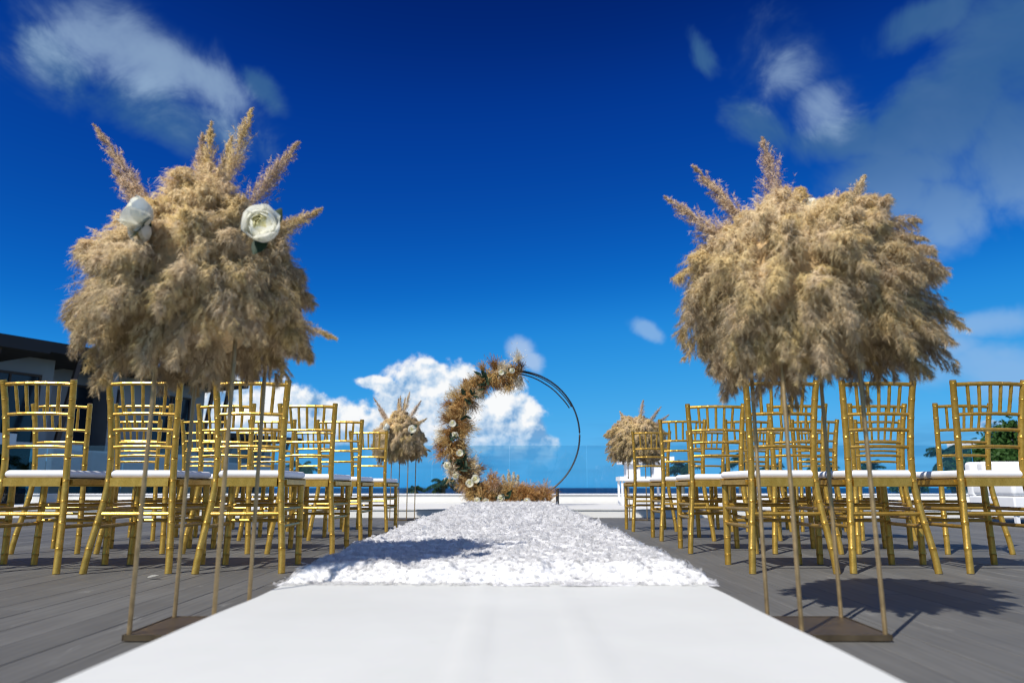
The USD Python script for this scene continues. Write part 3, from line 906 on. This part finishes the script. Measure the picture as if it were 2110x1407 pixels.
def pampas_ball(t, c, rx, ry, up, down, rg, count, spikes, wind=(0, 0, 0), narrow=0.0):
    """Plumes radiating from a hidden heart, over the top upright and curling, below hanging as a skirt."""
    c = np.asarray(c, float)
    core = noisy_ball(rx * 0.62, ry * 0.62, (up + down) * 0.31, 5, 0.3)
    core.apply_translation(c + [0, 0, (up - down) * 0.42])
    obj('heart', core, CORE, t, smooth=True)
    for d in sphere_dirs(count, rg):
        k = rg.uniform(0.86, 1.10)
        root = c + d * [rx * 0.30, ry * 0.30, 0.10]
        if d[2] > -0.1:
            q = 1 - narrow * max(d[2], 0) ** 0.5
            tip = c + d * [rx * q, ry * q, up] * (k * 0.95)
            tip[2] -= 0.04 * (1 - d[2])
            dr = rg.uniform(0.10, 0.28)
        else:
            hz = np.array([d[0], d[1], 0]); hz /= np.linalg.norm(hz) + 1e-6
            rr = np.linalg.norm(d[:2]) ** 0.5
            tip = c + hz * [rx, ry, 0] * rr * rg.uniform(0.80, 1.05) + [0, 0, -down * abs(d[2]) ** 0.5 * rg.uniform(0.75, 1.05)]
            dr = rg.uniform(0.30, 0.52)
        tip = tip + np.asarray(wind) * 0.12 * rg.uniform(0, 1.4)
        soft_obj('plume', *plume(root, tip, rg, dr, branches=70, hairs=64, fat=rg.uniform(0.070, 0.105), hair=rg.uniform(0.015, 0.024), start=0.28, width=0.0022, wind=np.asarray(wind) * rg.uniform(0, 1.2), centre=c), PAMPAS, t)
    for d in sphere_dirs(70, rg):      # shorter plumes that close the mound's faces
        if abs(d[2]) < 0.75:
            q = 1 - narrow * max(d[2], 0) ** 0.5
            e = d * [rx * q, ry * q, (up + down) * 0.5]
            root, tip = c + e * 0.35 + [0, 0, 0.06], c + e * rg.uniform(0.82, 0.98) + [0, 0, -rg.uniform(0.0, 0.10)]
            soft_obj('plume', *plume(root, tip, rg, rg.uniform(0.12, 0.3), branches=66, hairs=64, fat=rg.uniform(0.065, 0.10), hair=rg.uniform(0.015, 0.024), start=0.22, width=0.0022, wind=np.asarray(wind) * rg.uniform(0, 1.2), centre=c), PAMPAS, t)
    for (tip, fat, mat) in spikes:
        tip = np.asarray(tip, float)
        root = c + (tip - c) * 0.35
        soft_obj('plume', *plume(root, tip, rg, rg.uniform(-0.03, 0.05), branches=170, hairs=34, fat=fat * 1.85, hair=0.014, start=0.10, width=0.0020, gravity=0.12, taper=True), mat, t)


def far(px, py, y):
    c_, s_ = math.cos(math.radians(PITCH)), math.sin(math.radians(PITCH))
    u, v = px - 1055.0, py - 703.5
    r = np.array([u, 1480 * c_ + v * s_, 1480 * s_ - v * c_])
    return np.array([0, 0, EYE]) + r * (y / r[1])


grp = 'tall brass stands topped with pampas grass along the aisle'
SLX, SLY = -0.90, 2.14
left_stand = thing('pampas_stand', (SLX, SLY, 0), 0, label='near left brass stand, its tall pampas mound set with two big white roses', cat='flower stand', group=grp)
stand_frame(left_stand)
rg = np.random.default_rng(21)
pl = lambda x, z, y=-0.02: (x - SLX, y, z)
pampas_ball(left_stand, (-0.075, 0.0, 1.03), 0.378, 0.36, 0.36, 0.385, rg, 150,
            [(pl(-1.343, 1.537), 0.055, PAMPAS_DARK), (pl(-1.265, 1.388), 0.06, PAMPAS_DARK), (pl(-0.838, 1.596), 0.065, PAMPAS), (pl(-0.965, 1.545), 0.06, PAMPAS),
             (pl(-0.925, 1.53, 0.05), 0.05, PAMPAS), (pl(-1.0, 1.52, 0.0), 0.05, PAMPAS_DARK), (pl(-0.68, 1.478), 0.06, PAMPAS_DARK), (pl(-0.595, 1.25), 0.055, PAMPAS), (pl(-0.529, 0.835), 0.05, PAMPAS)], narrow=0.31)
LS = np.array([SLX, SLY, 0.0])
rose(left_stand, far(540, 464, 1.84) - LS, (0.05, -0.95, 0.12), 0.046, rg, 2)
rose(left_stand, far(281, 440, 1.84) - LS, (-0.62, -0.55, 0.45), 0.043, rg, 3)
rose(left_stand, far(290, 478, 1.86) - LS, (-0.3, -0.7, -0.6), 0.027, rg, 2)

SRX, SRY = 0.875, 2.14
right_stand = thing('pampas_stand', (SRX, SRY, 0), 0, label='near right brass stand, its broad pampas mound blown to the right', cat='flower stand', group=grp)
stand_frame(right_stand)
rg = np.random.default_rng(33)
pr = lambda x, z, y=-0.02: (x - SRX, y, z)
pampas_ball(right_stand, (0.020, 0.0, 1.0), 0.395, 0.37, 0.315, 0.37, rg, 155,
            [(pr(0.571, 1.40), 0.055, PAMPAS_DARK), (pr(0.480, 1.29), 0.06, PAMPAS_DARK), (pr(0.80, 1.49), 0.07, PAMPAS_DARK), (pr(1.115, 1.36), 0.06, PAMPAS), (pr(1.33, 0.83), 0.05, PAMPAS)],
            wind=(0.30, 0.0, -0.05))
rose(right_stand, far(1688, 432, 2.05) - np.array([SRX, SRY, 0.0]), (0.15, -0.35, 0.9), 0.042, rg, 1)

copy_of(left_stand, (-1.36, 9.15, 0), -14, label='distant brass stand left of the arch, its pampas mound with two small white roses', cat='flower stand', group=grp)
copy_of(right_stand, (1.60, 9.15, 0), 155, label='distant brass stand right of the arch, pampas mound partly behind the chairs', cat='flower stand', group=grp)

# ================================================================== FLOWER ARCH
AX, AY, AZ, AR = 0.053, 11.3, 1.207, 1.005
arch = thing('flower_arch', (AX, AY, 0), 0, label='round black metal wedding arch half covered in dried grasses and white roses', cat='arch')


def arc(r, a0, a1, y, rad=0.011, n=90, dx=0.0, dz=0.0):
    a = np.radians(np.linspace(a0, a1, n))
    p = np.stack([np.cos(a) * r + dx, 0 * a + y, AZ + np.sin(a) * r + dz], 1)
    return tube(p, rad, 8)


obj('ring', arc(AR, -90, 269.9, 0.0, 0.013, 150), BLACK, arch, smooth=40)
def crescent(k, y, rad):
    a = np.linspace(118, 26, 70)
    r = AR * (1 - k * (1 - np.interp(a, [26, 40, 60, 85, 112, 118], [0.945, 0.925, 0.925, 0.955, 0.99, 1.0])))
    q = np.radians(a)
    return tube(np.stack([np.cos(q) * r, 0 * q + y, AZ + np.sin(q) * r], 1), rad, 8)


obj('inner_arc', crescent(1.0, 0.03, 0.010), BLACK, arch, smooth=40)
obj('inner_arc', crescent(0.45, -0.03, 0.008), BLACK, arch, smooth=40)
z0 = PLAT + 0.002
for x in (-0.615, 0.645):
    for y in (-0.17, 0.17):
        obj('foot_post', box(x - 0.014, x + 0.014, y - 0.014, y + 0.014, z0, 0.385), BLACK, arch)
    obj('foot_brace', box(x - 0.012, x + 0.012, -0.155, 0.155, 0.36, 0.384), BLACK, arch)
obj('foot_frame', cat([box(-0.600, 0.630, y - 0.012, y + 0.012, z0, z0 + 0.02) for y in (-0.17, 0.17)]), BLACK, arch)

rg = np.random.default_rng(77)


def tuft(at, axis, L, n, rg, spread=0.55, width=0.006, fluffy=0.0):
    axis = np.asarray(axis, float) / np.linalg.norm(axis)
    d = axis + rg.normal(0, spread, (n, 3)); d /= np.linalg.norm(d, axis=1, keepdims=True)
    base = np.asarray(at) + rg.normal(0, 0.018, (n, 3))
    ln = L * rg.uniform(0.55, 1.15, n)
    parts = [ribbons(base, d, ln, width * rg.uniform(0.6, 1.3, n), rg, 0.12)]
    if fluffy:
        k = int(n * fluffy)
        s = rg.uniform(0.3, 0.95, k); i = rg.integers(0, n, k)
        b2 = base[i] + d[i] * (ln[i] * s)[:, None]
        d2 = d[i] + rg.normal(0, 0.5, (k, 3)); d2 /= np.linalg.norm(d2, axis=1, keepdims=True)
        parts.append(ribbons(b2, d2, L * 0.30 * rg.uniform(0.6, 1.2, k), width * 0.8, rg, 0.2))
    return cat(parts)


mats = [RUST, RUST, GOLDEN, GOLDEN, CREAM, PINKISH]
for k in range(190):
    # along the ring from the top, over the left side, to the foot on the right
    u = (k + rg.uniform(0, 1)) / 190
    a = math.radians(84 + u * 200)
    rr = AR + rg.normal(-0.03, 0.07)
    at = np.array([math.cos(a) * rr, rg.normal(-0.02, 0.06), AZ + math.sin(a) * rr])
    out = np.array([math.cos(a), 0, math.sin(a)])
    ax = out * rg.normal(0.1, 1.0) + np.array([0, -1, 0]) * rg.uniform(0.2, 1.0) + rg.normal(0, 0.35, 3)
    deg = math.degrees(a)
    if deg < 120:
        m = [RUST, BROWN, GOLDEN, GOLDEN, CREAM][rg.integers(5)]
    elif deg < 175:
        m = [RUST, BROWN, GOLDEN, GOLDEN, CREAM][rg.integers(5)]
    elif deg < 225:
        m = [GOLDEN, GOLDEN, CREAM, RUST, BROWN][rg.integers(5)]
    else:
        m = [RUST, GOLDEN, PINKISH, RUST][rg.integers(4)]
    thick = 0.225 if 100 < deg < 240 else 0.20
    obj('grass_tuft', tuft(at, ax, thick * rg.uniform(0.75, 1.35), 80, rg, 0.36, 0.0085, 1.5), m, arch)
for k in range(54):      # the mound at the foot
    x = rg.uniform(-0.62, 0.50)
    at = np.array([x, rg.uniform(-0.10, 0.10), 0.12 + rg.uniform(0.02, 0.20) * (1 if x < 0.1 else 0.8)])
    ax = np.array([rg.normal(0.1, 0.6), -rg.uniform(0.1, 0.9), rg.uniform(0.2, 1.0)])
    m = [GOLDEN, CREAM, CREAM, GOLDEN][rg.integers(4)] if x < 0.02 else [RUST, PINKISH, RUST][rg.integers(3)]
    obj('grass_tuft', tuft(at, ax, 0.21 * rg.uniform(0.8, 1.4), 80, rg, 0.36, 0.0085, 1.5), m, arch)
for x, z, h in ((-0.09, 0.42, 0.24), (-0.03, 0.42, 0.21), (0.02, 0.40, 0.2), (-0.15, 0.40, 0.19)):
    soft_obj('cream_plume', *plume((x, -0.02, z - 0.05), (x + 0.35 * (x + 0.04), -0.04, z + h), rg, 0.02, 60, 16, 0.045, 0.03, 0.2, 0.004, gravity=0.1), CREAM, arch)
px2 = lambda px, py, y=-0.27: ((px - 1062) / 131.0 * AR, y, AZ - (py - 895) / 131.0 * AR)
for px, py, R in ((937, 876, 0.046), (941, 899, 0.048), (952, 934, 0.046), (928, 958, 0.052), (944, 978, 0.040), (984, 985, 0.055), (972, 993, 0.052),
                  (1033, 1021, 0.046), (1085, 1027, 0.046), (987, 1025, 0.040), (1004, 1028, 0.042), (1034, 773, 0.038), (1055, 769, 0.036)):
    at = px2(px, py); at = (at[0], at[1], max(at[2], 0.17))
    rose(arch, at, (rg.normal(-0.1, 0.25), -1, rg.normal(0.15, 0.25)), R * 1.12, rg, 2, False)
for px, py in ((1000, 785), (1004, 790), (996, 779), (962, 822), (973, 819), (941, 951), (950, 955), (960, 948), (955, 962), (933, 905), (1045, 1018), (1073, 1027), (965, 860), (998, 800)):
    for k in range(4):
        at = np.array(px2(px + rg.normal(0, 3), py + rg.normal(0, 3), -0.25))
        P, F = petal(0.05, 0.13, 0.1, 0.0)
        obj('leaf', (orient(P, (rg.normal(0, 1), -0.6, rg.normal(0, 0.8)), at, rg.uniform(0, 6)), F), LEAF, arch, smooth=True)

# a loose white petal on the boards
P, F = petal(0.035, 0.045, 0.2, 0.1)
obj('petal', (orient(P, (1, 0.2, 0.05), (-1.60, 3.30, 0.008)), F), ROSE, smooth=True, label='single white petal lying on the grey deck at left', cat='petal')

# ================================================================== WHITE FURNITURE AT RIGHT
tb = thing('side_table', (2.27, 12.5, PLAT + 0.002), 0, label='white tiered open table behind the right chairs, beyond the distant pampas stand', cat='table')
for (x0, x1, z0_, z1_, y0, y1) in ((-0.46, 0.30, 0.40, 0.47, -0.25, 0.25), (-0.44, -0.05, 0.68, 0.75, -0.22, 0.22), (0.02, 0.47, 0.71, 0.80, -0.22, 0.22)):
    obj('shelf', box(x0, x1, y0, y1, z0_, z1_), WHITE2, tb)
obj('support', box(-0.33, -0.10, -0.15, 0.15, 0.471, 0.679), WHITE2, tb)
obj('support', box(0.14, 0.28, -0.15, 0.15, 0.471, 0.709), WHITE2, tb)
for x in (-0.42, 0.26):
    for y in (-0.2, 0.2):
        obj('leg', box(x - 0.018, x + 0.018, y - 0.018, y + 0.018, 0.0, 0.399), WHITE2, tb)

sf = thing('lounge_sofa', (5.95, 8.5, 0), 0, label='white upholstered outdoor lounge seat at the right edge behind the chairs', cat='sofa')
def pillow(sx, sy, sz, at, r=0.04):
    m = rounded(sx, sy, sz, r, 3); m.apply_translation(at); return m
obj('seat_base', pillow(0.84, 0.80, 0.20, (0, 0, 0.20), 0.02), CUSHION, sf, smooth=50)
obj('seat_cushion', pillow(0.82, 0.74, 0.14, (0, -0.02, 0.375)), CUSHION, sf, smooth=50)
obj('backrest', pillow(0.84, 0.14, 0.42, (0, 0.36, 0.49)), CUSHION, sf, smooth=50)
obj('back_cushion', pillow(0.76, 0.13, 0.16, (0.02, 0.22, 0.62)), CUSHION, sf, smooth=50)
for x in (-0.38, 0.38):
    for y in (-0.35, 0.35):
        obj('leg', box(x - 0.02, x + 0.02, y - 0.02, y + 0.02, 0.0, 0.105), WHITE2, sf)


# ================================================================== VILLAS AT LEFT
def villa(corner, L, top, label, struts, dx_roof=1.5, drop=0.5):
    """A flat-fronted block facing the terrace: walls, dark overhanging roof on slanting struts, balconies, windows."""
    t = thing('villa', (corner[0], corner[1], -9.0), VROT, label=label, cat='building', group='grey villas with dark roofs beyond the left side of the terrace')
    # local frame: the front faces +x, the far corner is at y = 0, the house runs to y = -L; b is the terrace level
    b = 9.0
    H = top + 9.0 - drop
    obj('wall', box(-9, 0, -L, 0, 0.0, H), VILLA, t)
    obj('terrace_slab', box(0.002, 1.5, -L - 0.1, 0.4, b + 0.85, b + 1.0), VILLA_PALE, t)
    obj('terrace_wall', box(1.35, 1.5, -L - 0.1, 0.4, b + 1.001, b + 1.75), VILLA_PALE, t)
    obj('lower_slab', box(0.002, 1.5, -L - 0.1, 0.4, b - 2.2, b - 2.0), VILLA_PALE, t)
    rf = obj('roof', prism([(-10.0, H + 0.003), (dx_roof, H + 0.003), (dx_roof, H + drop * 0.75), (dx_roof - 0.9, H + drop), (-10.0, H + drop)], -L - 0.9, 1.1), ROOF, t)
    for yy in struts:
        obj('strut', bar((1.42, yy, b + 1.751), (dx_roof - 0.2, yy + 0.5, H), 0.14, 0.14), STRUT, t)
    obj('fin_wall', box(0.002, 1.2, -L * 0.5 - 0.12, -L * 0.5 + 0.12, b + 1.001, H - 0.002), VILLA, t)
    nw = max(2, int(L / 2.6))
    for za, zb in ((b - 1.9, b + 0.55), (b + 1.25, H - 0.55)):
        for k in range(nw):
            yy = -L + (k + 0.5) * L / nw
            w = obj('window', cat([box(0.002, 0.06, yy - 0.95, yy - 0.87, za, zb), box(0.002, 0.06, yy + 0.87, yy + 0.95, za, zb), box(0.002, 0.06, yy - 0.869, yy + 0.869, zb - 0.08, zb),
                                   box(0.002, 0.06, yy - 0.869, yy + 0.869, za, za + 0.08), box(0.002, 0.06, yy - 0.03, yy + 0.03, za + 0.081, zb - 0.081)]), STRUT, t)
            obj('pane', cat([box(0.003, 0.02, yy - 0.868, yy - 0.031, za + 0.081, zb - 0.081), box(0.003, 0.02, yy + 0.031, yy + 0.868, za + 0.081, zb - 0.081)]), WINDOW, w)
    # the end wall, facing away from the sun
    for za, zb, x in ((b - 1.2, b + 0.4, -1.6), (b + 1.5, H - 0.5, -1.7), (b - 1.0, b + 0.4, -5.0)):
        w = obj('window', cat([box(x - 0.70, x + 0.70, 0.002, 0.05, za, za + 0.08), box(x - 0.70, x + 0.70, 0.002, 0.05, zb - 0.08, zb), box(x - 0.70, x - 0.62, 0.002, 0.05, za + 0.081, zb - 0.081), box(x + 0.62, x + 0.70, 0.002, 0.05, za + 0.081, zb - 0.081)]), STRUT, t)
        obj('pane', box(x - 0.619, x + 0.619, 0.003, 0.02, za + 0.081, zb - 0.081), WINDOW, w)
    for k in range(nw):
        ya, yb = -L + k * L / nw, -L + (k + 1) * L / nw
        obj('balcony_glass', box(1.40, 1.42, ya + 0.02, yb - 0.02, b - 1.999, b - 0.9), PANE_DARK, t)
    return t


VROT = -30.0


def villa_at(px, y, L, roof_px, label, struts, over, drop):
    c_, s_ = math.cos(math.radians(PITCH)), math.sin(math.radians(PITCH))
    u, v = px - 1055.0, roof_px - 703.5
    r = np.array([u, 1480 * c_ + v * s_, 1480 * s_ - v * c_]) * (y / (1480 * c_ + v * s_))
    villa((r[0], y), L, r[2] + EYE, label, struts, over, drop)


villa_at(-30, 19.0, 8.0, 690, 'nearest grey villa at the left edge with a black overhanging roof', (-0.6,), 1.2, 0.45)
villa_at(118, 24.0, 8.0, 716, 'second grey villa from the left, black roof on a brown slanting strut', (-0.4, -4.6), 1.5, 0.45)
villa_at(425, 33.0, 10.0, 782, 'third grey villa from the left, its dark roof end on paired struts', (-0.3, -1.1), 1.6, 0.4)
villa_at(560, 45.0, 9.0, 900, 'farthest grey villa from the left, lower with a black flat canopy', (-0.4, -4.4), 1.6, 0.35)

lr = thing('side_railing', label='teal glass railing along the left side of the terrace in front of the villas', cat='railing')
obj('curb', box(DX0 - 0.22, DX0 - 0.01, -3, 13.98, -0.6, 0.10), VILLA_PALE, lr)
ysr = np.arange(2.0, 13.9, 1.48)
for a, b in zip(ysr, ysr[1:]):
    obj('glass_panel', box(DX0 - 0.12, DX0 - 0.108, a + 0.006, b - 0.006, 0.101, 1.15), PANE_DARK, lr)


# ================================================================== PALMS, TREES
def palm(at, crown_r, top, rg, label, fronds=16):
    t = thing('palm_tree', at, rg.uniform(0, 360), label=label, cat='palm tree', group='palm trees beyond the terrace')
    H = top - at[2]
    lean = rg.normal(0, 0.3, 2)
    s = np.linspace(0, 1, 12)
    obj('trunk', tube(np.stack([lean[0] * s ** 2, lean[1] * s ** 2, H * s], 1), 0.16 - 0.06 * s + 0.006 * (np.arange(12) % 2), 8), BARK, t, smooth=50)
    head = np.array([lean[0], lean[1], H])
    for k in range(fronds):
        a = k * 2.399 + rg.normal(0, 0.15)
        el = rg.uniform(-0.35, 1.15)
        L = crown_r * rg.uniform(0.85, 1.15)
        d = np.array([math.cos(a) * math.cos(el), math.sin(a) * math.cos(el), math.sin(el)])
        n = 34
        u = np.linspace(0.03, 1, n)
        C = head + d * (L * u)[:, None] + np.array([0, 0, -0.55 * L]) * (u ** 2)[:, None]
        T = np.gradient(C, axis=0); T /= np.linalg.norm(T, axis=1, keepdims=True)
        side = np.cross(T, [0, 0, 1.0]); side /= np.linalg.norm(side, axis=1, keepdims=True) + 1e-9
        lf = []
        ll = L * 0.30 * np.sin(np.clip(u * 0.88 + 0.12, 0, 1) * PI) ** 0.6
        for sg in (-1, 1):
            dd = side * sg + T * 0.55 + np.array([0, 0, -0.35]) + rg.normal(0, 0.10, (n, 3))
            dd /= np.linalg.norm(dd, axis=1, keepdims=True)
            lf.append(ribbons(C, dd, ll, 0.075, rg, 0.35))
        lf.append(tube(C[::5], np.linspace(0.03, 0.008, len(C[::5])), 4))
        obj('frond', cat(lf), FROND, t)
    return t


rg = np.random.default_rng(9)


for px, py, y, R, lab in ((925, 996, 46, 1.25, 'dark palm crown just left of the foot of the arch'), (628, 962, 42, 1.15, 'dark palm crown behind the second left row chairs'),
                          (1405, 966, 44, 1.45, 'palm crown showing between the aisle chairs on the right'), (1518, 952, 48, 1.5, 'palm behind the second chair row on the right'),
                          (1598, 966, 52, 1.3, 'small palm between chair backs right of centre'), (1690, 962, 50, 1.5, 'palm behind the middle chairs on the right'),
                          (1800, 966, 48, 1.4, 'palm left of the gap before the outer right chairs'), (1948, 940, 34, 1.55, 'largest palm at right between the outer chairs'),
                          (860, 1008, 60, 0.9, 'low palm top left of the arch near the sea line')):
    p = far(px, py, y)
    palm((p[0], p[1], -9.0), R, p[2], rg, lab)


def leafy(at, base, rx, rz, rg, label, n=5200, name='leafy_tree'):
    t = thing(name, (at[0], at[1], base), 0, label=label, cat='tree' if 'tree' in name else 'bush', group=None)
    H = at[2] - base
    obj('trunk', tube([(0, 0, 0), (0.1, 0, H * 0.5), (0, 0.1, H)], [0.22, 0.16, 0.08], 8), BARK, t, smooth=50)
    clumps = rg.normal(0, 1, (16, 3)); clumps /= np.linalg.norm(clumps, axis=1, keepdims=True)
    clumps = clumps * rg.uniform(0.35, 0.95, (16, 1)) * [rx, rx, rz] + [0, 0, H]
    for q in clumps:
        obj('limb', tube([(0, 0.05, H * 0.55), (q[0] * 0.5, q[1] * 0.5, (H * 0.6 + q[2]) / 2), tuple(q)], [0.07, 0.04, 0.015], 5), BARK, t)
    c = clumps[rg.integers(0, 16, n)] + rg.normal(0, 0.30, (n, 3)) * [rx * 0.55, rx * 0.55, rz * 0.55]
    d = rg.normal(0, 1, (n, 3)) + [0, 0, 0.2]; d /= np.linalg.norm(d, axis=1, keepdims=True)
    obj('crown', ribbons(c, d, rg.uniform(0.14, 0.28, n), 0.13, rg, 0.2), FOLIAGE, t, kind='stuff')


for px, py, y, rx, rz, lab in ((2050, 962, 30, 1.3, 1.0, 'dense green tree at right behind the lounge seat'), (2105, 935, 31, 1.5, 1.3, 'taller green tree at the right edge against the white roof'),
                               (1985, 985, 32, 0.9, 0.5, 'low green tree right of the largest palm'), (1870, 998, 40, 1.0, 0.4, 'low dark green treetop between the outer right chairs')):
    p = far(px, py, y)
    leafy(p, -9.0, rx, rz, rg, lab)
p = far(4, 992, 10.5)
leafy((p[0] - 1.0, p[1], 0.25), -0.02, 0.4, 0.25, rg, 'small bright green bush at the left edge behind the chair seats', 900, 'small_bush')

wb = thing('white_house', tuple(np.r_[far(2100, 905, 52)[:2], -9.0]), 0, label='white flat-roofed house behind the green trees at the right edge', cat='building')
zt = far(2100, 905, 52)[2] + 9.0
obj('wall', box(-2.2, 6, -3, 4, 0, zt - 0.35), WHITE, wb)
obj('roof', box(-2.6, 6.4, -3.4, 4.4, zt - 0.349, zt), WHITE2, wb)
wn = obj('window', box(-1.4, 0.2, -3.04, -3.001, zt - 2.2, zt - 1.0), STRUT, wb)
obj('pane', box(-1.32, 0.12, -3.06, -3.041, zt - 2.12, zt - 1.08), WINDOW, wn)
